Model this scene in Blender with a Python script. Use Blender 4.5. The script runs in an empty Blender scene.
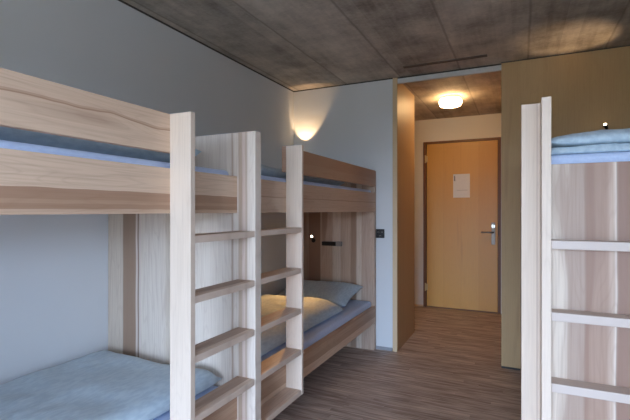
import bpy, bmesh, math, random
from mathutils import Vector, Matrix, noise
random.seed(7)
S = bpy.context.scene
COL = S.collection
R = math.radians

# ------------------------------------------------------------------ camera
cd = bpy.data.cameras.new('camera')
cam = bpy.data.objects.new('camera', cd)
COL.objects.link(cam)
cd.sensor_width = 36.0
cd.lens = 430.0 / 630.0 * 36.0
cd.shift_y = 0.0008
cd.clip_start = 0.02
cam.location = (0, 0, 1.25)
cam.rotation_euler = (R(90), 0, R(25.49))
S.camera = cam

# ------------------------------------------------------------------ exposure, sky, daylight
S.view_settings.view_transform = 'Standard'
S.view_settings.look = 'None'
S.view_settings.gamma = 1.0
S.view_settings.use_curve_mapping = False
S.view_settings.exposure = 0.0
S.cycles.use_denoising = True
S.cycles.max_bounces = 10
S.cycles.diffuse_bounces = 8
S.cycles.sample_clamp_indirect = 6.0

SKY_STRENGTH = 38.5
W = bpy.data.worlds.new('sky')
S.world = W
W.use_nodes = True
wn, wl = W.node_tree.nodes, W.node_tree.links
wn.clear()
wo = wn.new('ShaderNodeOutputWorld')
bg = wn.new('ShaderNodeBackground')
tc = wn.new('ShaderNodeTexCoord')
sp = wn.new('ShaderNodeSeparateXYZ')
rp = wn.new('ShaderNodeValToRGB')
rp.color_ramp.elements[0].position = 0.48
rp.color_ramp.elements[0].color = (0.10, 0.105, 0.09, 1)
rp.color_ramp.elements[1].position = 0.53
rp.color_ramp.elements[1].color = (0.54, 0.72, 1.0, 1)
e = rp.color_ramp.elements.new(1.0)
e.color = (0.20, 0.32, 0.66, 1)
mm = wn.new('ShaderNodeMath'); mm.operation = 'MULTIPLY_ADD'
mm.inputs[1].default_value = 0.5; mm.inputs[2].default_value = 0.5
wl.new(tc.outputs['Generated'], sp.inputs[0])
wl.new(sp.outputs[2], mm.inputs[0])
wl.new(mm.outputs[0], rp.inputs[0])
wl.new(rp.outputs[0], bg.inputs['Color'])
bg.inputs['Strength'].default_value = SKY_STRENGTH
wl.new(bg.outputs[0], wo.inputs[0])

WIN = (-1.05, 0.75, 0.10, 2.08)            # window opening x0 x1 z0 z1
BACKY = -2.8
pl = bpy.data.lights.new('window_portal', 'AREA')
pl.shape = 'RECTANGLE'
pl.size = WIN[1] - WIN[0]; pl.size_y = WIN[3] - WIN[2]
pl.cycles.is_portal = True
po = bpy.data.objects.new('window_portal', pl)
COL.objects.link(po)
po.location = ((WIN[0] + WIN[1]) / 2, BACKY - 0.16, (WIN[2] + WIN[3]) / 2)
po.rotation_euler = (R(90), 0, 0)          # -Z of the light looks to +Y
# (area lights shine along local -Z; rotated 90 deg about X that is +Y)
SIDE = (-1.6, -0.6, 1.40, 1.90)              # unseen window added in the right wall to light the left boards: y0 y1 z0 z1
XR = 0.92
pl2 = bpy.data.lights.new('added_window_portal', 'AREA')
pl2.shape = 'RECTANGLE'
pl2.size = SIDE[3] - SIDE[2]; pl2.size_y = SIDE[1] - SIDE[0]
pl2.cycles.is_portal = True
po2 = bpy.data.objects.new('added_window_portal', pl2)
COL.objects.link(po2)
po2.location = (XR + 0.08, (SIDE[0] + SIDE[1]) / 2, (SIDE[2] + SIDE[3]) / 2)
po2.rotation_euler = (0, R(90), 0)

# ------------------------------------------------------------------ material helpers
def new_mat(name):
    m = bpy.data.materials.new(name); m.use_nodes = True
    nt = m.node_tree
    return m, nt, nt.nodes, nt.links, nt.nodes['Principled BSDF']

def srgb(r, g, b):
    f = lambda c: (c / 255 / 12.92) if c / 255 <= 0.04045 else ((c / 255 + 0.055) / 1.055) ** 2.4
    return (f(r), f(g), f(b), 1)

def plain(name, col, rough=0.6, metal=0.0, emit=None, es=0):
    m, nt, n, l, b = new_mat(name)
    tcn = n.new('ShaderNodeTexCoord'); no = n.new('ShaderNodeTexNoise')
    no.inputs['Scale'].default_value = 35
    l.new(tcn.outputs['Object'], no.inputs['Vector'])
    mr = n.new('ShaderNodeMapRange')
    mr.inputs[3].default_value = 0.93; mr.inputs[4].default_value = 1.05
    l.new(no.outputs[0], mr.inputs[0])
    hs = n.new('ShaderNodeHueSaturation'); hs.inputs['Color'].default_value = col
    l.new(mr.outputs[0], hs.inputs['Value'])
    l.new(hs.outputs[0], b.inputs['Base Color'])
    b.inputs['Roughness'].default_value = rough
    b.inputs['Metallic'].default_value = metal
    if emit:
        b.inputs['Emission Color'].default_value = emit
        b.inputs['Emission Strength'].default_value = es
    return m

def math_node(n, l, op, a, b_=None, c_=None):
    m = n.new('ShaderNodeMath'); m.operation = op
    for i, v in enumerate((a, b_, c_)):
        if v is None: continue
        if hasattr(v, 'links'): l.new(v, m.inputs[i])
        else: m.inputs[i].default_value = v
    return m.outputs[0]

def wood(name, grain, across, w, light, mid, dark, seed=0.0, heart=0.5, rough=0.55, contrast=1.0, offset=0.0, tones=None, rng=(0, 1), warp=0.0, joints=True):
    """solid laminated ash: staves of width w laid side by side along 'across',
    the fibre running along 'grain' (0=x 1=y 2=z)."""
    m, nt, n, l, b = new_mat(name)
    t = n.new('ShaderNodeTexCoord')
    s = n.new('ShaderNodeSeparateXYZ'); l.new(t.outputs['Object'], s.inputs[0])
    a = s.outputs[across]; g = s.outputs[grain]
    # stave number
    q = math_node(n, l, 'DIVIDE', math_node(n, l, 'ADD', a, 50 * w + offset), w)
    idx = math_node(n, l, 'FLOOR', q)
    wn_ = n.new('ShaderNodeTexWhiteNoise'); wn_.noise_dimensions = '1D'
    l.new(math_node(n, l, 'ADD', idx, seed), wn_.inputs['W'])
    rnd = wn_.outputs['Value']
    # stretched coordinates, shifted for every stave
    def vec(sa, sg, k=3.7):
        c = n.new('ShaderNodeCombineXYZ')
        l.new(math_node(n, l, 'MULTIPLY', a, sa), c.inputs[0])
        l.new(math_node(n, l, 'MULTIPLY_ADD', rnd, k, math_node(n, l, 'MULTIPLY', g, sg)), c.inputs[1])
        l.new(math_node(n, l, 'MULTIPLY', rnd, 9.0), c.inputs[2])
        return c.outputs[0]
    fine = n.new('ShaderNodeTexNoise'); fine.inputs['Scale'].default_value = 1
    fine.inputs['Detail'].default_value = 5
    l.new(vec(170, 4), fine.inputs['Vector'])
    broad = n.new('ShaderNodeTexNoise'); broad.inputs['Scale'].default_value = 1
    broad.inputs['Detail'].default_value = 2
    l.new(vec(9, 0.9, 11), broad.inputs['Vector'])
    # cathedral figure: bands of a slowly bent field
    field = math_node(n, l, 'MULTIPLY', broad.outputs[0], 22.0)
    ring = math_node(n, l, 'ABSOLUTE', math_node(n, l, 'SUBTRACT', math_node(n, l, 'FRACT', field), 0.5))
    ringm = n.new('ShaderNodeMapRange'); ringm.inputs[1].default_value = 0.0; ringm.inputs[2].default_value = 0.16
    ringm.inputs[3].default_value = 1.0; ringm.inputs[4].default_value = 0.0
    l.new(ring, ringm.inputs[0])
    # brown heartwood
    h = n.new('ShaderNodeMapRange')
    h.inputs[1].default_value = 0.62 - 0.18 * heart; h.inputs[2].default_value = 0.70 - 0.18 * heart
    l.new(math_node(n, l, 'MULTIPLY_ADD', rnd, 0.22 * heart, math_node(n, l, 'SUBTRACT', broad.outputs[0], 0.06)), h.inputs[0])
    ramp = n.new('ShaderNodeValToRGB'); ramp.color_ramp.interpolation = 'CONSTANT' if tones else 'LINEAR'
    if tones:                                  # (coordinate where the stave begins, colour)
        ramp.color_ramp.interpolation = 'LINEAR'
        els = ramp.color_ramp.elements
        pts, L = [], rng[1] - rng[0]
        for k_, (a_, c_) in enumerate(tones):
            f_ = (a_ - rng[0]) / L
            if k_: pts += [(f_ - 0.003, tones[k_ - 1][1]), (f_ + 0.003, c_)]
            else: pts.append((0.0, c_))
        els[0].position = 0; els[0].color = pts[0][1]
        els[1].position = pts[1][0]; els[1].color = pts[1][1]
        for p_, c_ in pts[2:]:
            x_ = els.new(p_); x_.color = c_
        wv = n.new('ShaderNodeTexNoise'); wv.inputs['Scale'].default_value = 1; wv.inputs['Detail'].default_value = 2
        wc = n.new('ShaderNodeCombineXYZ')
        l.new(math_node(n, l, 'MULTIPLY', g, 3.4), wc.inputs[0]); l.new(math_node(n, l, 'MULTIPLY', a, 3.0), wc.inputs[1])
        wc.inputs[2].default_value = seed
        l.new(wc.outputs[0], wv.inputs['Vector'])
        aw = math_node(n, l, 'MULTIPLY_ADD', math_node(n, l, 'SUBTRACT', wv.outputs[0], 0.5), warp, a)
        l.new(math_node(n, l, 'DIVIDE', math_node(n, l, 'SUBTRACT', aw, rng[0]), rng[1] - rng[0]), ramp.inputs[0])
    else:
        ramp.color_ramp.elements[0].color = light
        ramp.color_ramp.elements[1].color = mid
        l.new(rnd, ramp.inputs[0])
    def mix(fac, c1, c2, k=1.0):
        x = n.new('ShaderNodeMix'); x.data_type = 'RGBA'
        l.new(math_node(n, l, 'MULTIPLY', fac, k), x.inputs[0])
        for sock, v in ((x.inputs[6], c1), (x.inputs[7], c2)):
            if hasattr(v, 'links'): l.new(v, sock)
            else: sock.default_value = v
        return x.outputs[2]
    c = mix(h.outputs[0], ramp.outputs[0], dark, 0.62 * contrast)
    c = mix(ringm.outputs[0], c, dark, 0.16 * contrast)
    fm = n.new('ShaderNodeMapRange'); fm.inputs[1].default_value = 0.45; fm.inputs[2].default_value = 0.75
    l.new(fine.outputs[0], fm.inputs[0])
    c = mix(fm.outputs[0], c, dark, 0.32 * contrast)
    # joint between staves
    jn = math_node(n, l, 'LESS_THAN', math_node(n, l, 'FRACT', q), 0.0022 / w)
    if joints: c = mix(jn, c, dark, 0.5)
    l.new(c, b.inputs['Base Color'])
    b.inputs['Roughness'].default_value = rough
    bp = n.new('ShaderNodeBump'); bp.inputs['Strength'].default_value = 0.06; bp.inputs['Distance'].default_value = 0.002
    l.new(fine.outputs[0], bp.inputs['Height']); l.new(bp.outputs[0], b.inputs['Normal'])
    return m

ASH_L, ASH_M, ASH_D = srgb(222, 204, 186), srgb(205, 180, 158), srgb(140, 104, 82)
MAT = {}
# stave layouts; coordinates are those of the bunk (its Empty), metres
C_LIGHT, C_PALE, C_TAN, C_BROWN, C_HEART = srgb(212, 195, 176), srgb(224, 209, 193), srgb(190, 165, 143), srgb(160, 132, 110), srgb(132, 100, 80)
B_LIGHT, B_TAN, B_BROWN = srgb(219, 189, 161), srgb(204, 172, 145), srgb(172, 135, 108)
MAT['ash_y'] = wood('ash_side_board', 1, 2, 0.5, ASH_L, ASH_M, srgb(140, 98, 72), 3, 0.15, contrast=0.8, joints=False,
    rng=(1.22, 1.42), warp=0.022, tones=[(1.22, B_TAN), (1.252, B_BROWN), (1.268, srgb(182, 147, 119)), (1.280, B_BROWN), (1.312, B_LIGHT)])
MAT['ash_low'] = wood('ash_lower_board', 1, 2, 0.5, ASH_L, ASH_M, srgb(140, 98, 72), 5, 0.3, contrast=0.8, joints=False,
    rng=(0.24, 0.41), warp=0.022, tones=[(0.24, B_LIGHT), (0.302, srgb(186, 152, 124)), (0.345, srgb(194, 160, 132)), (0.38, srgb(184, 148, 120))])
MAT['ash_far'] = wood('ash_board_far_bunk', 1, 2, 0.5, ASH_L, ASH_M, srgb(150, 108, 84), 14, 0.2, contrast=0.7, joints=False,
    rng=(1.22, 1.62), warp=0.012, tones=[(1.22, srgb(206, 176, 150)), (1.318, srgb(176, 142, 116)), (1.323, srgb(204, 172, 146)), (1.43, srgb(184, 148, 122)), (1.53, srgb(178, 140, 114))])
MAT['ash_guard'] = wood('ash_guard_rail', 1, 2, 0.5, ASH_L, ASH_M, srgb(150, 108, 84), 9, 0.1, contrast=0.7, joints=False,
    rng=(1.45, 1.62), warp=0.065, tones=[(1.45, B_LIGHT), (1.545, srgb(178, 138, 110)), (1.549, srgb(200, 166, 138)), (1.555, B_LIGHT)])
MAT['ash_post'] = wood('ash_post_upright', 2, 0, 0.4, srgb(224, 204, 184), srgb(218, 197, 176), ASH_D, 2, 0.0, contrast=0.4)
MAT['ash_x'] = wood('ash_rung_crosswise', 0, 1, 0.5, srgb(204, 188, 176), srgb(196, 178, 165), srgb(165, 135, 115), 5, 0.2, contrast=0.6)
MAT['ash_ry'] = wood('ash_rung_lengthwise', 1, 0, 0.5, srgb(222, 200, 180), srgb(208, 184, 164), srgb(150, 116, 94), 4, 0.35)
MAT['ash_divider'] = wood('ash_divider_panel', 2, 0, 0.5, ASH_L, ASH_M, srgb(150, 112, 94), 11, 0.0, contrast=0.8, joints=False,
    rng=(-0.45, 0.55), warp=0.010, tones=[(-0.45, C_LIGHT), (-0.300, C_BROWN), (-0.206, C_PALE), (-0.193, C_HEART), (-0.184, C_PALE), (0.0, C_LIGHT),
    (0.185, C_PALE), (0.402, C_TAN), (0.412, C_PALE), (0.440, C_TAN), (0.462, srgb(214, 192, 176)), (0.478, C_TAN), (0.488, C_PALE)])
MAT['ash_end'] = wood('ash_end_panel', 2, 0, 0.5, ASH_L, ASH_M, srgb(130, 94, 72), 21, 0.25, joints=False,
    rng=(-0.45, 1.0), warp=0.006, tones=[(-0.45, C_BROWN), (-0.228, srgb(132, 98, 76)), (-0.106, C_TAN), (0.02, C_LIGHT), (0.10, C_TAN), (0.20, C_BROWN), (0.255, C_LIGHT), (0.303, srgb(190, 164, 144))])
MAT['ash_foot'] = wood('ash_foot_panel', 2, 0, 0.5, ASH_L, ASH_M, srgb(140, 106, 88), 33, 0.45, joints=False,
    rng=(-0.45, 0.55), warp=0.012, tones=[(-0.45, C_LIGHT), (-0.268, srgb(168, 138, 118)), (-0.206, srgb(190, 164, 144)), (-0.190, C_PALE), (-0.187, srgb(148, 116, 98)), (-0.08, C_LIGHT), (0.05, C_TAN), (0.2, C_LIGHT)])
MAT['ash_under'] = wood('ash_bed_base', 0, 1, 0.10, ASH_M, srgb(190, 162, 136), ASH_D, 6, 0.4)
MAT['veneer'] = wood('wall_veneer', 2, 0, 0.16, srgb(198, 166, 120), srgb(191, 158, 112), srgb(150, 114, 72), 41, 0.1, rough=0.6, contrast=0.5, joints=False)
MAT['veneer_y'] = wood('partition_veneer', 2, 1, 0.22, srgb(188, 152, 108), srgb(180, 144, 100), srgb(146, 108, 70), 43, 0.1, rough=0.5, contrast=0.35)
MAT['veneer_edge'] = wood('partition_edging', 2, 0, 0.3, srgb(214, 188, 150), srgb(208, 180, 142), srgb(170, 130, 90), 3, 0.0, contrast=0.3)
MAT['door'] = wood('door_veneer', 2, 0, 0.21, srgb(208, 154, 72), srgb(202, 146, 64), srgb(160, 106, 48), 51, 0.1, rough=0.42, contrast=0.4)
MAT['door_frame'] = wood('door_frame_veneer', 2, 0, 0.5, srgb(120, 74, 38), srgb(112, 68, 34), srgb(70, 40, 20), 52, 0.1, rough=0.45, contrast=0.5)

def plaster(name, col):
    m, nt, n, l, b = new_mat(name)
    t = n.new('ShaderNodeTexCoord')
    no = n.new('ShaderNodeTexNoise'); no.inputs['Scale'].default_value = 260; no.inputs['Detail'].default_value = 2
    n2 = n.new('ShaderNodeTexNoise'); n2.inputs['Scale'].default_value = 2.2
    l.new(t.outputs['Object'], no.inputs['Vector']); l.new(t.outputs['Object'], n2.inputs['Vector'])
    mr = n.new('ShaderNodeMapRange'); mr.inputs[3].default_value = 0.96; mr.inputs[4].default_value = 1.03
    l.new(n2.outputs[0], mr.inputs[0])
    hs = n.new('ShaderNodeHueSaturation'); hs.inputs['Color'].default_value = col
    l.new(mr.outputs[0], hs.inputs['Value']); l.new(hs.outputs[0], b.inputs['Base Color'])
    bp = n.new('ShaderNodeBump'); bp.inputs['Strength'].default_value = 0.12; bp.inputs['Distance'].default_value = 0.002
    l.new(no.outputs[0], bp.inputs['Height']); l.new(bp.outputs[0], b.inputs['Normal'])
    b.inputs['Roughness'].default_value = 0.9
    return m
MAT['plaster'] = plaster('wall_plaster', srgb(217, 218, 218))
MAT['cream'] = plaster('corridor_plaster', srgb(226, 218, 204))
MAT['slot'] = plain('ceiling_slot_cover', srgb(104, 92, 82), 0.8)
MAT['gap_shade'] = plain('painted_gap_shade', srgb(70, 66, 62), 0.8)  # dark colour painting the shade in narrow gaps along wall edges
MAT['grey_trim'] = plain('painted_steel_profile', srgb(205, 207, 208), 0.6)
MAT['base'] = plain('baseboard_paint', srgb(150, 150, 152), 0.6)

def concrete():
    m, nt, n, l, b = new_mat('board_marked_concrete')
    t = n.new('ShaderNodeTexCoord')
    s = n.new('ShaderNodeSeparateXYZ'); l.new(t.outputs['Object'], s.inputs[0])
    x, y = s.outputs[0], s.outputs[1]
    q = math_node(n, l, 'DIVIDE', math_node(n, l, 'ADD', x, 10.045), 0.505)
    idx = math_node(n, l, 'FLOOR', q)
    fr = math_node(n, l, 'ABSOLUTE', math_node(n, l, 'SUBTRACT', math_node(n, l, 'FRACT', q), 0.5))
    joint = n.new('ShaderNodeMapRange'); joint.inputs[1].default_value = 0.478; joint.inputs[2].default_value = 0.494
    l.new(fr, joint.inputs[0])
    w1 = n.new('ShaderNodeTexWhiteNoise'); w1.noise_dimensions = '1D'; l.new(idx, w1.inputs['W'])
    def ns(sx, sy, det, off=0.0):
        c = n.new('ShaderNodeCombineXYZ')
        l.new(math_node(n, l, 'MULTIPLY', x, sx), c.inputs[0]); l.new(math_node(n, l, 'MULTIPLY', y, sy), c.inputs[1])
        l.new(math_node(n, l, 'MULTIPLY_ADD', w1.outputs['Value'], 7.0, off), c.inputs[2])
        k = n.new('ShaderNodeTexNoise'); k.inputs['Scale'].default_value = 1; k.inputs['Detail'].default_value = det
        k.inputs['Roughness'].default_value = 0.62
        l.new(c.outputs[0], k.inputs['Vector']); return k.outputs[0]
    cloud = ns(3.0, 3.5, 6); streak = ns(16, 1.8, 5, 3.0); fine = ns(40, 60, 5, 5.0); lime = ns(1.6, 2.4, 7, 20.0)
    v = math_node(n, l, 'ADD', math_node(n, l, 'MULTIPLY', cloud, 0.55), math_node(n, l, 'MULTIPLY', streak, 0.25))
    v = math_node(n, l, 'ADD', v, math_node(n, l, 'MULTIPLY', fine, 0.16))
    v = math_node(n, l, 'ADD', v, math_node(n, l, 'MULTIPLY', w1.outputs['Value'], 0.07))
    r = n.new('ShaderNodeValToRGB')
    r.color_ramp.elements[0].position = 0.36; r.color_ramp.elements[0].color = srgb(128, 118, 108)
    r.color_ramp.elements[1].position = 0.66; r.color_ramp.elements[1].color = srgb(212, 199, 184)
    l.new(v, r.inputs[0])
    # narrow form boards inside each panel
    qb = math_node(n, l, 'DIVIDE', math_node(n, l, 'ADD', x, 10.045), 0.101)
    wb = n.new('ShaderNodeTexWhiteNoise'); wb.noise_dimensions = '1D'; l.new(math_node(n, l, 'FLOOR', qb), wb.inputs['W'])
    v = math_node(n, l, 'MULTIPLY_ADD', math_node(n, l, 'SUBTRACT', wb.outputs['Value'], 0.5), 0.07, v)
    l.new(v, r.inputs[0])
    lm = n.new('ShaderNodeMapRange'); lm.inputs[1].default_value = 0.58; lm.inputs[2].default_value = 0.70
    lm.inputs[4].default_value = 0.35
    l.new(lime, lm.inputs[0])
    mx0 = n.new('ShaderNodeMix'); mx0.data_type = 'RGBA'
    l.new(lm.outputs[0], mx0.inputs[0]); l.new(r.outputs[0], mx0.inputs[6]); mx0.inputs[7].default_value = srgb(200, 194, 184)
    mx = n.new('ShaderNodeMix'); mx.data_type = 'RGBA'
    l.new(math_node(n, l, 'MULTIPLY', joint.outputs[0], 0.42), mx.inputs[0])
    l.new(mx0.outputs[2], mx.inputs[6]); mx.inputs[7].default_value = srgb(96, 86, 78)
    l.new(mx.outputs[2], b.inputs['Base Color'])
    b.inputs['Roughness'].default_value = 0.75
    bp = n.new('ShaderNodeBump'); bp.inputs['Strength'].default_value = 0.3; bp.inputs['Distance'].default_value = 0.004
    l.new(v, bp.inputs['Height']); l.new(bp.outputs[0], b.inputs['Normal'])
    return m
MAT['concrete'] = concrete()

def floor_mat():
    m, nt, n, l, b = new_mat('dark_wood_floor')
    t = n.new('ShaderNodeTexCoord')
    s = n.new('ShaderNodeSeparateXYZ'); l.new(t.outputs['Object'], s.inputs[0])
    x, y = s.outputs[0], s.outputs[1]
    w = 0.052
    q = math_node(n, l, 'DIVIDE', math_node(n, l, 'ADD', y, 50.0), w)
    row = math_node(n, l, 'FLOOR', q)
    w1 = n.new('ShaderNodeTexWhiteNoise'); w1.noise_dimensions = '1D'; l.new(row, w1.inputs['W'])
    xo = math_node(n, l, 'MULTIPLY_ADD', w1.outputs['Value'], 1.3, math_node(n, l, 'ADD', x, 20.0))
    qx = math_node(n, l, 'DIVIDE', xo, 0.6)
    ci = math_node(n, l, 'FLOOR', qx)
    w2 = n.new('ShaderNodeTexWhiteNoise'); w2.noise_dimensions = '2D'
    cc = n.new('ShaderNodeCombineXYZ'); l.new(row, cc.inputs[0]); l.new(ci, cc.inputs[1]); l.new(cc.outputs[0], w2.inputs['Vector'])
    def ns(sx, sy, det):
        c = n.new('ShaderNodeCombineXYZ')
        l.new(math_node(n, l, 'MULTIPLY', x, sx), c.inputs[0]); l.new(math_node(n, l, 'MULTIPLY', y, sy), c.inputs[1])
        l.new(math_node(n, l, 'MULTIPLY', w2.outputs['Value'], 8.0), c.inputs[2])
        k = n.new('ShaderNodeTexNoise'); k.inputs['Scale'].default_value = 1; k.inputs['Detail'].default_value = det
        l.new(c.outputs[0], k.inputs['Vector']); return k.outputs[0]
    g1 = ns(5.0, 105, 6); g2 = ns(4.0, 30, 3)
    v = math_node(n, l, 'ADD', math_node(n, l, 'MULTIPLY', g1, 0.6), math_node(n, l, 'MULTIPLY', g2, 0.4))
    v = math_node(n, l, 'MULTIPLY_ADD', w2.outputs['Value'], 0.09, v)
    r = n.new('ShaderNodeValToRGB')
    r.color_ramp.elements[0].position = 0.42; r.color_ramp.elements[0].color = srgb(140, 118, 104)
    r.color_ramp.elements[1].position = 0.70; r.color_ramp.elements[1].color = srgb(218, 198, 182)
    l.new(v, r.inputs[0])
    j1 = math_node(n, l, 'LESS_THAN', math_node(n, l, 'FRACT', q), 0.025)
    j2 = math_node(n, l, 'LESS_THAN', math_node(n, l, 'FRACT', qx), 0.002)
    j = math_node(n, l, 'MAXIMUM', j1, j2)
    mx = n.new('ShaderNodeMix'); mx.data_type = 'RGBA'
    l.new(math_node(n, l, 'MULTIPLY', j, 0.2), mx.inputs[0]); l.new(r.outputs[0], mx.inputs[6]); mx.inputs[7].default_value = srgb(50, 38, 30)
    l.new(mx.outputs[2], b.inputs['Base Color'])
    b.inputs['Roughness'].default_value = 0.5
    b.inputs['Specular IOR Level'].default_value = 0.35
    bp = n.new('ShaderNodeBump'); bp.inputs['Strength'].default_value = 0.08; bp.inputs['Distance'].default_value = 0.002
    l.new(v, bp.inputs['Height']); l.new(bp.outputs[0], b.inputs['Normal'])
    return m
MAT['floor'] = floor_mat()

def fabric(name, c1, c2, scale=90, bump=0.4):
    m, nt, n, l, b = new_mat(name)
    t = n.new('ShaderNodeTexCoord')
    no = n.new('ShaderNodeTexNoise'); no.inputs['Scale'].default_value = scale; no.inputs['Detail'].default_value = 3
    mp = n.new('ShaderNodeMapping'); mp.inputs['Scale'].default_value = (1.0, 0.35, 1.0)
    l.new(t.outputs['Object'], mp.inputs[0]); l.new(mp.outputs[0], no.inputs['Vector'])
    r = n.new('ShaderNodeValToRGB')
    r.color_ramp.elements[0].position = 0.38; r.color_ramp.elements[0].color = c1
    r.color_ramp.elements[1].position = 0.62; r.color_ramp.elements[1].color = c2
    l.new(no.outputs[0], r.inputs[0]); l.new(r.outputs[0], b.inputs['Base Color'])
    b.inputs['Roughness'].default_value = 0.85
    b.inputs['Sheen Weight'].default_value = 0.15
    bp = n.new('ShaderNodeBump'); bp.inputs['Strength'].default_value = bump; bp.inputs['Distance'].default_value = 0.004
    l.new(no.outputs[0], bp.inputs['Height']); l.new(bp.outputs[0], b.inputs['Normal'])
    return m
MAT['duvet'] = fabric('seersucker_cover', srgb(172, 190, 202), srgb(188, 204, 213), 70, 0.35)
MAT['sheet'] = fabric('pale_blue_sheet', srgb(188, 204, 234), srgb(196, 211, 238), 140, 0.12)
MAT['white'] = plain('white_paint', srgb(225, 225, 222), 0.5)
MAT['paper'] = plain('paper_sheet', srgb(226, 220, 214), 0.7)
MAT['ink'] = plain('printed_ink', srgb(70, 66, 66), 0.7)
MAT['ink2'] = plain('printed_grey_line', srgb(150, 140, 134), 0.7)
MAT['steel'] = plain('brushed_steel', srgb(150, 142, 132), 0.5, 0.85)
MAT['chrome'] = plain('bright_chrome', srgb(215, 210, 200), 0.35, 0.9)
MAT['black'] = plain('black_plastic', srgb(24, 24, 26), 0.4)
MAT['darkmetal'] = plain('dark_lamp_metal', srgb(40, 34, 30), 0.4, 0.6)
MAT['greyplastic'] = plain('grey_plastic', srgb(150, 146, 142), 0.5)
MAT['brass'] = plain('pale_hinge_metal', srgb(214, 190, 140), 0.35, 0.8)
MAT['lampglass'] = plain('glowing_opal_glass', srgb(250, 240, 225), 0.3, 0, (1.0, 0.64, 0.30, 1), 36.0)
MAT['bulb'] = plain('glowing_reading_bulb', srgb(255, 245, 225), 0.3, 0, (1.0, 0.80, 0.55, 1), 14.0)

# ------------------------------------------------------------------ mesh helpers
def add_box(bm, x0, x1, y0, y1, z0, z1, bev=0.0015):
    if x0 > x1: x0, x1 = x1, x0
    if y0 > y1: y0, y1 = y1, y0
    if z0 > z1: z0, z1 = z1, z0
    t = bmesh.new()
    bmesh.ops.create_cube(t, size=1)
    bmesh.ops.scale(t, vec=(x1 - x0, y1 - y0, z1 - z0), verts=t.verts)
    bmesh.ops.translate(t, vec=((x0 + x1) / 2, (y0 + y1) / 2, (z0 + z1) / 2), verts=t.verts)
    if bev:
        bmesh.ops.bevel(t, geom=list(t.edges), offset=bev, segments=2, profile=0.5, affect='EDGES')
    me = bpy.data.meshes.new('tmp'); t.to_mesh(me); t.free()
    bm.from_mesh(me); bpy.data.meshes.remove(me)

def add_cyl(bm, p0, p1, r0, r1=None, seg=20, caps=True):
    p0, p1 = Vector(p0), Vector(p1)
    r1 = r0 if r1 is None else r1
    d = p1 - p0
    rot = d.to_track_quat('Z', 'Y').to_matrix().to_4x4()
    mat = Matrix.Translation((p0 + p1) / 2) @ rot
    bmesh.ops.create_cone(bm, cap_ends=caps, segments=seg, radius1=r0, radius2=r1, depth=d.length, matrix=mat)

def add_lathe(bm, prof, c, seg=40):
    rings = []
    for r, z in prof:
        if r < 1e-5:
            rings.append([bm.verts.new((c[0], c[1], c[2] + z))])
        else:
            rings.append([bm.verts.new((c[0] + r * math.cos(2 * math.pi * k / seg), c[1] + r * math.sin(2 * math.pi * k / seg), c[2] + z)) for k in range(seg)])
    for a, b in zip(rings, rings[1:]):
        for k in range(seg):
            k2 = (k + 1) % seg
            if len(a) == 1 and len(b) == 1: continue
            if len(a) == 1: bm.faces.new((a[0], b[k], b[k2]))
            elif len(b) == 1: bm.faces.new((a[k], b[0], a[k2]))
            else: bm.faces.new((a[k], b[k], b[k2], a[k2]))

def obj(name, bm, mat, parent=None, smooth=False, origin=None):
    if origin is None:
        origin = Vector((0, 0, 0))
    if parent is not None:
        origin = parent_world(parent)
    me = bpy.data.meshes.new(name)
    bmesh.ops.recalc_face_normals(bm, faces=bm.faces)
    bmesh.ops.translate(bm, vec=-Vector(origin), verts=bm.verts)
    bm.to_mesh(me); bm.free()
    if smooth:
        for p in me.polygons: p.use_smooth = True
    me.materials.append(MAT[mat])
    o = bpy.data.objects.new(name, me); COL.objects.link(o)
    if parent is None: o.location = origin
    else: o.parent = parent
    return o

def parent_world(p):
    v = Vector((0, 0, 0))
    while p is not None:
        v += p.location; p = p.parent
    return v

def box_obj(name, b, mat, parent=None, bev=0.0015, origin=None):
    bm = bmesh.new(); add_box(bm, *b, bev=bev)
    return obj(name, bm, mat, parent, origin=origin)

def tag(o, label, cat, group=None):
    o['label'] = label; o['category'] = cat
    if group: o['group'] = group
    return o

def thing(name, loc, label, cat, group=None):
    o = bpy.data.objects.new(name, None); COL.objects.link(o)
    o.location = loc; o.empty_display_size = 0.1
    return tag(o, label, cat, group)

def struct(name, b, mat, parent=None, bev=0.0):
    o = box_obj(name, b, mat, parent, bev)
    if parent is None: o['kind'] = 'structure'
    return o

# ------------------------------------------------------------------ room shell
DXA, DXB = -1.3, 0.0
XL, YF, ZC = -2.02, 3.75, 2.43
DY = 5.674
struct('floor', (XL - 0.1, XR + 0.1, BACKY - 0.2, DY + 0.15, -0.1, 0), 'floor')
struct('ceiling', (XL - 0.1, XR + 0.1, BACKY - 0.2, DY + 0.15, ZC, ZC + 0.15), 'concrete')
struct('wall_left', (XL - 0.1, XL, BACKY, YF + 0.1, 0, ZC), 'plaster')
bm = bmesh.new()
add_box(bm, XR, XR + 0.1, BACKY, SIDE[0], 0, ZC, 0); add_box(bm, XR, XR + 0.1, SIDE[1], YF + 0.1, 0, ZC, 0)
add_box(bm, XR, XR + 0.1, SIDE[0], SIDE[1], 0, SIDE[2], 0); add_box(bm, XR, XR + 0.1, SIDE[0], SIDE[1], SIDE[3], ZC, 0)
o = obj('wall_right', bm, 'plaster'); o['kind'] = 'structure'
bm = bmesh.new()
for y in (SIDE[0], (SIDE[0] + SIDE[1]) / 2 - 0.025, SIDE[1] - 0.05):
    add_box(bm, XR + 0.03, XR + 0.07, y, y + 0.05, SIDE[2], SIDE[3])
for z in (SIDE[2], SIDE[3] - 0.05):
    add_box(bm, XR + 0.032, XR + 0.068, SIDE[0] + 0.05, SIDE[1] - 0.05, z, z + 0.05)
o = obj('window_added_side', bm, 'white'); o['kind'] = 'structure'  # frame of the added side window, there for its daylight
struct('wall_far', (XL, -1.021, YF, YF + 0.1, 0, ZC), 'plaster')
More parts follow.
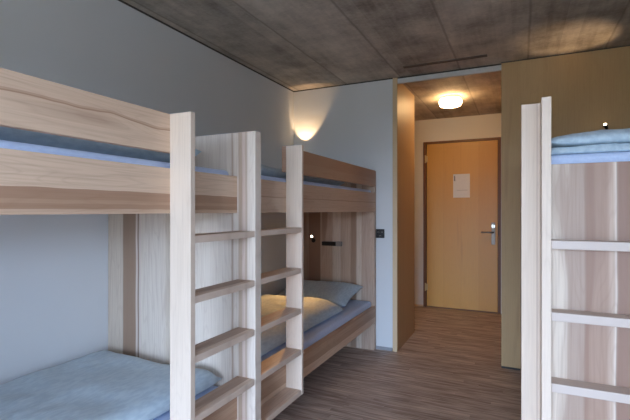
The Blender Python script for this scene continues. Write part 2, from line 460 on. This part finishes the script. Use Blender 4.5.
struct('wall_veneer', (-0.134, XR, 3.73, 3.80, 0, ZC - 0.008), 'veneer')
struct('wall_corridor_right', (-0.134, -0.094, 3.80, DY, 0, ZC), 'veneer_y')
struct('wall_partition', (-1.021, -0.979, YF - 0.006, 4.425, 0, ZC - 0.004), 'veneer_y')
struct('wall_light_block', (DXA, DXB, DY + 0.14, DY + 0.2, 0, ZC), 'cream')  # unseen, added behind the door to block sky light at its gaps
struct('wall_corridor_left', (XL - 0.1, XL, YF + 0.1, DY, 0, ZC), 'cream')
# wall behind the camera, open where the window is
bm = bmesh.new()
yb0, yb1 = BACKY - 0.2, BACKY
add_box(bm, XL - 0.1, WIN[0], yb0, yb1, 0, ZC, 0); add_box(bm, WIN[1], XR + 0.1, yb0, yb1, 0, ZC, 0)
add_box(bm, WIN[0], WIN[1], yb0, yb1, 0, WIN[2], 0); add_box(bm, WIN[0], WIN[1], yb0, yb1, WIN[3], ZC, 0)
o = obj('wall_back', bm, 'plaster'); o['kind'] = 'structure'
bm = bmesh.new()
for x in (WIN[0], (WIN[0] + WIN[1]) / 2 - 0.025, WIN[1] - 0.05):
    add_box(bm, x, x + 0.05, BACKY - 0.13, BACKY - 0.07, WIN[2], WIN[3])
for z in (WIN[2], WIN[3] - 0.05):
    add_box(bm, WIN[0] + 0.05, WIN[1] - 0.05, BACKY - 0.128, BACKY - 0.072, z, z + 0.05)
o = obj('window_1', bm, 'white'); o['kind'] = 'structure'
# corridor end wall with a hole for the door
bm = bmesh.new()
DX0, DX1, DZ = -1.135, -0.208, 2.138
add_box(bm, XL, DX0, DY, DY + 0.12, 0, ZC, 0); add_box(bm, DX1, -0.094, DY, DY + 0.12, 0, ZC, 0)
add_box(bm, DX0, DX1, DY, DY + 0.12, DZ, ZC, 0)
o = obj('wall_corridor_end', bm, 'cream'); o['kind'] = 'structure'
# rail over the corridor opening, slot in the ceiling, dark strips painting the shade of gaps, and skirting
struct('trim_1', (-0.979, -0.134, 3.748, 3.772, 2.373, 2.416), 'grey_trim', bev=0.002)
struct('trim_2', (-0.979, -0.134, 3.762, 3.772, 2.416, ZC), 'gap_shade')
struct('trim_3', (-0.865, -0.225, 3.49, 3.53, ZC - 0.006, ZC), 'slot', bev=0.001)
struct('trim_4', (XL, XL + 0.003, BACKY, YF, ZC - 0.011, ZC), 'gap_shade')
struct('trim_5', (XL + 0.003, -1.021, YF - 0.003, YF, ZC - 0.010, ZC), 'gap_shade')
struct('trim_6', (-0.134, XR, 3.732, 3.745, ZC - 0.008, ZC), 'gap_shade')
struct('trim_7', (-1.019, -0.981, YF - 0.0085, YF - 0.0062, 0, ZC - 0.004), 'veneer_edge', bev=0.0008)
struct('baseboard_far', (XL + 0.003, -1.0225, YF - 0.010, YF, 0, 0.028), 'base', bev=0.002)
struct('baseboard_right', (-0.133, XR, 3.722, 3.73, 0, 0.012), 'gap_shade')  # dark strip painting a shade line at the wall foot
struct('baseboard_corridor', (XL, DX0, DY - 0.01, DY, 0, 0.02), 'veneer_edge', bev=0.001)

# ------------------------------------------------------------------ entrance door
door = bpy.data.objects.new('door_1', None); COL.objects.link(door); door.location = (-0.67, DY, 0); door['kind'] = 'structure'
bm = bmesh.new()
add_box(bm, DX0, -1.098, DY - 0.02, DY + 0.10, 0, DZ); add_box(bm, -0.238, DX1, DY - 0.02, DY + 0.10, 0, DZ)
add_box(bm, -1.098, -0.238, DY - 0.02, DY + 0.10, 2.112, DZ)
add_box(bm, -1.098, -0.238, DY + 0.002, DY + 0.10, 0, 0.012)
add_box(bm, -1.098, -1.080, DY + 0.034, DY + 0.10, 0.012, 2.112); add_box(bm, -0.256, -0.238, DY + 0.034, DY + 0.10, 0.012, 2.112)
add_box(bm, -1.080, -0.256, DY + 0.034, DY + 0.10, 2.095, 2.112); add_box(bm, -1.080, -0.256, DY + 0.034, DY + 0.10, 0.012, 0.03)
obj('door_frame', bm, 'door_frame', door)
leaf = box_obj('door_leaf', (-1.093, -0.243, DY - 0.012, DY + 0.032, 0.014, 2.108), 'door', door, 0.003)
for z in (0.26, 1.915):
    bm = bmesh.new()
    add_cyl(bm, (-1.106, DY - 0.026, z - 0.05), (-1.106, DY - 0.026, z + 0.05), 0.0095)
    add_box(bm, -1.100, -1.080, DY - 0.0225, DY - 0.0125, z - 0.04, z + 0.04, 0.001)
    obj('hinge', bm, 'brass', door)
hp = box_obj('handle_plate', (-0.315, -0.272, DY - 0.020, DY - 0.012, 0.835, 1.105), 'steel', door, 0.003)
bm = bmesh.new()
add_cyl(bm, (-0.293, DY - 0.02, 0.985), (-0.293, DY - 0.068, 0.985), 0.010)
add_cyl(bm, (-0.285, DY - 0.066, 0.985), (-0.42, DY - 0.066, 0.985), 0.0095)
bmesh.ops.create_uvsphere(bm, u_segments=12, v_segments=8, radius=0.0098, matrix=Matrix.Translation((-0.42, DY - 0.066, 0.985)))
obj('door_lever', bm, 'steel', door, True)
bm = bmesh.new()
add_cyl(bm, (-0.293, DY - 0.02, 1.06), (-0.293, DY - 0.045, 1.06), 0.026, 0.022)
add_box(bm, -0.299, -0.287, DY - 0.07, DY - 0.045, 1.035, 1.085, 0.003)
obj('lock_cylinder', bm, 'chrome', door)
box_obj('strike_plate', (-0.2370, -0.230, DY - 0.0225, DY - 0.0205, 0.95, 1.06), 'darkmetal', door, 0.0005)

nt_ = thing('notice_sheet', (-0.663, DY - 0.0125, 1.41), 'white printed notice sheet stuck to the wooden entrance door', 'notice')
box_obj('paper', (-0.763, -0.563, DY - 0.0142, DY - 0.0124, 1.412, 1.708), 'paper', nt_, 0)
bm = bmesh.new()
for z in (1.682, 1.668, 1.654, 1.640, 1.626): add_box(bm, -0.752, -0.738, DY - 0.0148, DY - 0.0142, z - 0.005, z + 0.006, 0)
obj('printed_emblem', bm, 'ink', nt_)
bm = bmesh.new()
for z, w in ((1.503, 0.13),):
    add_box(bm, -0.72, -0.72 + w, DY - 0.0147, DY - 0.0142, z, z + 0.004, 0)
obj('printed_line', bm, 'ink2', nt_)

# ------------------------------------------------------------------ corridor ceiling lamp
LC = (-0.655, 4.66)
lt = thing('ceiling_lamp', (LC[0], LC[1], ZC), 'round opal glass ceiling lamp glowing in the corridor before the door', 'lamp')
bm = bmesh.new(); add_lathe(bm, [(0, 0), (0.097, 0), (0.100, -0.004), (0.100, -0.018), (0.095, -0.022), (0, -0.022)], (LC[0], LC[1], ZC))
obj('lamp_base', bm, 'white', lt, True)
bm = bmesh.new(); add_lathe(bm, [(0, -0.022), (0.100, -0.022), (0.111, -0.028), (0.114, -0.040), (0.112, -0.070), (0.104, -0.084), (0.086, -0.092), (0.05, -0.095), (0, -0.096)], (LC[0], LC[1], ZC))
obj('lamp_shade', bm, 'lampglass', lt, True)

# ------------------------------------------------------------------ bunk beds
RUNG_Z = (1.158, 0.937, 0.718, 0.496, 0.276)
XB, XO = -1.166, -1.068                      # bed front, outer edge of the ladder posts
def rails(t, y0, y1, g0, up, gd, front=XB, back=XL + 0.008):
    f = front
    box_obj('side_board', (f - 0.028, f, y0, y1, 1.239, 1.406), up, t)
    box_obj('side_board', (f - 0.028, f, y0, y1, 0.250, 0.398), 'ash_low', t)
    box_obj('guard_rail', (f - 0.027, f, g0[0], g0[1], 1.464, 1.606), gd, t)
    for z in (1.243, 0.254):
        box_obj('bed_base', (back + 0.002, f - 0.029, y0, y1, z, z + 0.03), 'ash_under', t)

near = thing('bunk_bed', (-1.6, 0.6, 0), 'nearest pale ash bunk bed along the left plaster wall, with ladder and divider board', 'bunk bed', 'ash bunk beds')
bm = bmesh.new()
add_box(bm, XL + 0.006, XB, 1.62, 1.668, 0, 1.606)
add_box(bm, XB - 0.004, XO, 1.62, 1.668, 0.25, 1.606)
obj('divider_panel', bm, 'ash_divider', near)
box_obj('foot_panel', (XL + 0.006, XB, -0.49, -0.44, 0, 1.606), 'ash_end', near)
rails(near, -0.44, 1.62, (-0.44, 1.2255), 'ash_y', 'ash_guard')
box_obj('ladder_post', (XB, XO, 1.2015, 1.2265, 0.25, 1.606), 'ash_post', near)
for z in RUNG_Z:
    box_obj('rung', (XB + 0.001, XO - 0.002, 1.2265, 1.62, z - 0.027, z), 'ash_ry', near, 0.0025)

far = thing('bunk_bed', (-1.6, 2.7, 0), 'ash bunk bed behind the nearest one, ending at the far wall, lower bed lit warm', 'bunk bed', 'ash bunk beds')
box_obj('end_panel', (XL + 0.006, XB - 0.008, 3.698, 3.746, 0, 1.606), 'ash_end', far)
rails(far, 1.668, 3.698, (2.0745, 3.698), 'ash_far', 'ash_far')
box_obj('ladder_post', (XB, XO, 2.074, 2.094, 0.25, 1.606), 'ash_post', far)
for z in RUNG_Z:
    box_obj('rung', (XB + 0.001, XO - 0.002, 1.668, 2.074, z - 0.027, z), 'ash_ry', far, 0.0025)

rt = thing('bunk_bed', (0.45, 2.6, 0), 'ash bunk bed on the right, its ladder fixed across the panelled foot end', 'bunk bed', 'ash bunk beds')
FX0, FX1 = 0.004, 0.90
box_obj('foot_panel', (0.087, FX1 - 0.02, 1.57, 1.606, 0, 1.398), 'ash_foot', rt)
box_obj('corner_post', (FX0, 0.064, 1.6065, 1.655, 0, 1.606), 'ash_post', rt)
box_obj('corner_post', (FX1 - 0.06, FX1, 1.6065, 1.655, 0, 1.606), 'ash_post', rt)
box_obj('head_panel', (FX0, FX1, 3.692, 3.721, 0, 1.606), 'ash_end', rt)
box_obj('ladder_post', (0.0605, 0.087, 1.508, 1.6063, 0.0, 1.602), 'ash_post', rt)
box_obj('ladder_post', (0.487, 0.5135, 1.508, 1.57, 0.0, 1.606), 'ash_post', rt)
for z in RUNG_Z:
    box_obj('rung', (0.087, 0.487, 1.509, 1.57, z - 0.027, z), 'ash_x', rt, 0.002)
box_obj('side_board', (0.004, 0.027, 1.655, 3.692, 1.239, 1.406), 'ash_y', rt)
box_obj('side_board', (0.004, 0.027, 1.655, 3.692, 0.250, 0.398), 'ash_low', rt)
box_obj('guard_rail', (0.004, 0.026, 1.655, 3.692, 1.464, 1.606), 'ash_guard', rt)
for z in (1.243, 0.254):
    box_obj('bed_base', (0.028, FX1 - 0.002, 1.656, 3.692, z, z + 0.03), 'ash_under', rt)

# ------------------------------------------------------------------ bedding
def cushion(bm, x0, x1, y0, y1, z0, h, pinch=0.35, edge=0.10, seed=0.0, wrinkle=0.010, crown=0.0, nx=56, ny=64, tilt=0.0, ripple=0.0, belly=0.15):
    """closed, stuffed fabric body lying on z0; tilt raises the +y side."""
    cx, cy = (x0 + x1) / 2, (y0 + y1) / 2
    hx, hy = (x1 - x0) / 2, (y1 - y0) / 2
    top, bot = {}, {}
    def prof(d, r):
        if d >= r: return 1.0
        t = max(0.0, d / r); return math.sqrt(max(0.0, 1 - (1 - t) ** 2))
    for i in range(nx + 1):
        for j in range(ny + 1):
            u = -1 + 2 * i / nx; v = -1 + 2 * j / ny
            # concave sides between pulled-out corners
            X = cx + hx * u * (1 - 0.03 * pinch * (1 - v * v) * 2)
            Y = cy + hy * v * (1 - 0.03 * pinch * (1 - u * u) * 2)
            d1, d2 = (1 - abs(u)) * hx, (1 - abs(v)) * hy
            p = prof(d1, edge) * prof(d2, edge)
            nz = noise.fractal(Vector((X * 5 + seed, Y * 5, seed)), 0.9, 2.1, 4)
            n2 = noise.noise(Vector((X * 22 + seed, Y * 9, seed + 4)))
            hh = h * p * (1 + crown * (1 - u * u) * (1 - v * v))
            lift = tilt * (v + 1) * hy
            rp = ripple * math.sin(14 * Y + 3 * X + seed) * p
            zt = z0 + lift + h * belly * (1 - p) + hh + wrinkle * (nz + 0.35 * n2) * p + rp
            zb = z0 + lift + h * belly * (1 - p)
            top[i, j] = bm.verts.new((X, Y, zt))
            if 0 < i < nx and 0 < j < ny: bot[i, j] = bm.verts.new((X, Y, zb))
            else: bot[i, j] = top[i, j]
    for i in range(nx):
        for j in range(ny):
            bm.faces.new((top[i, j], top[i + 1, j], top[i + 1, j + 1], top[i, j + 1]))
            f = [bot[i, j], bot[i, j + 1], bot[i + 1, j + 1], bot[i + 1, j]]
            if len(set(f)) == 4 and set(f) != {top[i, j], top[i + 1, j], top[i + 1, j + 1], top[i, j + 1]}:
                bm.faces.new(f)

def mattress(label, x0, x1, y0, y1, z0, z1):
    bm = bmesh.new(); add_box(bm, x0, x1, y0, y1, z0, z1, 0)
    bmesh.ops.bevel(bm, geom=list(bm.edges), offset=0.022, segments=4, profile=0.5, affect='EDGES')
    o = obj('mattress', bm, 'sheet', smooth=True, origin=((x0 + x1) / 2, (y0 + y1) / 2, z0))
    return tag(o, label, 'mattress', 'mattresses in pale blue sheets')

def soft(name, label, cat, group, origin, calls, **kw):
    bm = bmesh.new()
    for c in calls: cushion(bm, **c)
    o = obj(name, bm, 'duvet', smooth=True, origin=origin)
    return tag(o, label, cat, group)

MX0, MX1 = XL + 0.012, XB - 0.031
mattress('pale blue mattress strip on the upper bed of the nearest bunk', MX0, MX1, -0.43, 1.612, 1.2735, 1.434)
mattress('mattress in pale blue sheet on the lower bed of the nearest bunk, bottom left', MX0, MX1, -0.43, 1.612, 0.2845, 0.440)
mattress('mattress in pale blue sheet on the upper bed of the far left bunk', MX0, MX1, 1.678, 3.69, 1.2735, 1.434)
mattress('mattress in blue sheet on the lower bed of the far left bunk, beneath its pillow', MX0, MX1, 1.678, 3.69, 0.2845, 0.440)
mattress('mattress in pale blue sheet on top of the right bunk, above the foot panel', 0.07, FX1 - 0.064, 1.612, 3.68, 1.2735, 1.434)
mattress('mattress on the lower bed of the right bunk, hidden behind its foot panel', 0.07, FX1 - 0.064, 1.66, 3.68, 0.2845, 0.440)

G = 'grey blue seersucker bedding'
soft('duvet', 'grey blue duvet filling the lower bed of the nearest bunk at bottom left', 'duvet', G, (-1.6, 0.5, 0.44),
     [dict(x0=MX0 + 0.002, x1=-1.235, y0=-0.25, y1=1.598, z0=0.442, h=0.092, edge=0.09, seed=2.3, wrinkle=0.009, crown=0.02, pinch=0.4, belly=0.4)])
soft('duvet', 'duvet lying on the upper bed of the nearest bunk, behind the guard rail', 'duvet', G, (-1.6, 0.5, 1.434),
     [dict(x0=MX0 + 0.002, x1=-1.27, y0=-0.25, y1=1.50, z0=1.436, h=0.10, edge=0.10, seed=5.1, wrinkle=0.010, belly=0.75, pinch=0.1)])
soft('duvet', 'puffed duvet on the far left lower bed, lit orange by reading lamp', 'duvet', G, (-1.6, 2.5, 0.44),
     [dict(x0=MX0 + 0.002, x1=-1.25, y0=1.76, y1=3.16, z0=0.442, h=0.115, edge=0.15, seed=8.6, wrinkle=0.012, crown=0.15, pinch=0.4, belly=0.25)])
soft('duvet', 'duvet on the upper bed of the far left bunk, behind the second ladder', 'duvet', G, (-1.6, 2.5, 1.434),
     [dict(x0=MX0 + 0.002, x1=-1.30, y0=1.74, y1=3.3, z0=1.436, h=0.080, edge=0.10, seed=11.6, wrinkle=0.010, belly=0.55)])
soft('duvet', 'grey blue duvet folded in two layers on top of the right bunk', 'duvet', G, (0.45, 2.3, 1.434),
     [dict(x0=0.074, x1=0.80, y0=1.618, y1=3.0, z0=1.436, h=0.026, edge=0.03, seed=14.2, wrinkle=0.004, pinch=0.1),
      dict(x0=0.072, x1=0.80, y0=1.624, y1=2.9, z0=1.462, h=0.052, edge=0.12, seed=17.2, wrinkle=0.010, crown=0.35, pinch=0.2, belly=0.3)])
soft('pillow', 'grey blue pillow propped against the end panel of the far left lower bed', 'pillow', G, (-1.6, 3.5, 0.44),
     [dict(x0=-1.97, x1=-1.27, y0=3.24, y1=3.675, z0=0.443, h=0.085, edge=0.13, seed=19.4, wrinkle=0.007, crown=0.15, pinch=1.0, tilt=0.20, belly=0.4)])

# ------------------------------------------------------------------ small fittings
def socket(x0, x1, z0, z1):
    t = thing('wall_socket', ((x0 + x1) / 2, YF, z0), 'square black wall socket on the white wall beside the far bunk', 'socket')
    box_obj('cover_plate', (x0, x1, YF - 0.012, YF, z0, z1), 'black', t, 0.003)
    cx, cz = (x0 + x1) / 2, (z0 + z1) / 2
    for a, b in ((-0.018, 0.012), (0.018, 0.012), (0, -0.022)):
        bm = bmesh.new()
        for k in (-1, 0, 1):
            q = (cx + a + k * 0.007, YF - 0.0125, cz + b + (0.003 if k == 0 else 0))
            add_cyl(bm, q, (q[0], q[1] - 0.001, q[2]), 0.0026, seg=10)
        obj('socket_hole', bm, 'greyplastic', t)
socket(-1.1725, -1.096, 1.003, 1.083)

st = thing('outlet_strip', (-1.58, 3.698, 0.92), 'short black outlet strip with grey end on the far bunk\'s end panel', 'outlet strip')
box_obj('strip_body', (-1.677, -1.535, 3.662, 3.6965, 0.922, 0.960), 'black', st, 0.003)
box_obj('end_cap', (-1.5345, -1.482, 3.660, 3.6965, 0.921, 0.962), 'greyplastic', st, 0.003)
bm = bmesh.new()
for x in (-1.65, -1.61, -1.57): add_cyl(bm, (x, 3.664, 0.941), (x, 3.6625, 0.941), 0.012, seg=18)
obj('outlet_ring', bm, 'darkmetal', st)

def reading_lamp(x, y, z, wall_y, aim, label, energy, angle, color=(1.0, 0.66, 0.36), blend=0.25):
    """wall plate, short arm, small metal spot head; aim = direction of the beam."""
    t = thing('reading_lamp', (x, wall_y, z), label, 'reading lamp', 'small warm reading spots')
    d = Vector(aim).normalized()
    head = Vector((x, y, z))
    bm = bmesh.new(); add_cyl(bm, (x, wall_y, z - 0.045), (x, wall_y - 0.008, z - 0.045), 0.020)
    obj('wall_plate', bm, 'darkmetal', t)
    bm = bmesh.new(); add_cyl(bm, (x, wall_y - 0.006, z - 0.045), head - d * 0.02, 0.005, seg=10)
    obj('lamp_arm', bm, 'darkmetal', t)
    bm = bmesh.new()
    add_cyl(bm, head - d * 0.026, head + d * 0.008, 0.009, 0.014, seg=24)
    obj('lamp_head', bm, 'darkmetal', t, True)
    bm = bmesh.new()
    bmesh.ops.create_uvsphere(bm, u_segments=16, v_segments=10, radius=0.0105, matrix=Matrix.Translation(head + d * 0.009))
    obj('lamp_bulb', bm, 'bulb', t, True)
    ld = bpy.data.lights.new('reading_spot', 'SPOT')
    ld.energy = energy; ld.color = color; ld.spot_size = angle; ld.spot_blend = blend; ld.shadow_soft_size = 0.012
    lo = bpy.data.objects.new('reading_spot', ld); COL.objects.link(lo)
    lo.parent = t
    lo.location = head + d * 0.045 - t.location
    lo.rotation_euler = d.to_track_quat('-Z', 'Y').to_euler()
    return t

reading_lamp(-1.90, 3.60, 1.84, YF, (0.06, 0.50, 0.86), 'reading lamp over the far left upper bed, throwing light up the corner', 6.5, R(74), (1.0, 0.66, 0.36), 0.35)
reading_lamp(-1.776, 3.655, 1.010, 3.6965, (0.25, -1.0, -0.42), 'reading lamp glowing inside the far left lower bed beside the outlet strip', 48.0, R(62), (1.0, 0.52, 0.18), 0.8)
reading_lamp(0.549, 3.64, 1.850, 3.73, (-0.34, -0.28, 0.90), 'tiny reading lamp on the veneer wall above the right bunk', 9.5, R(60), (1.0, 0.68, 0.38), 0.65)
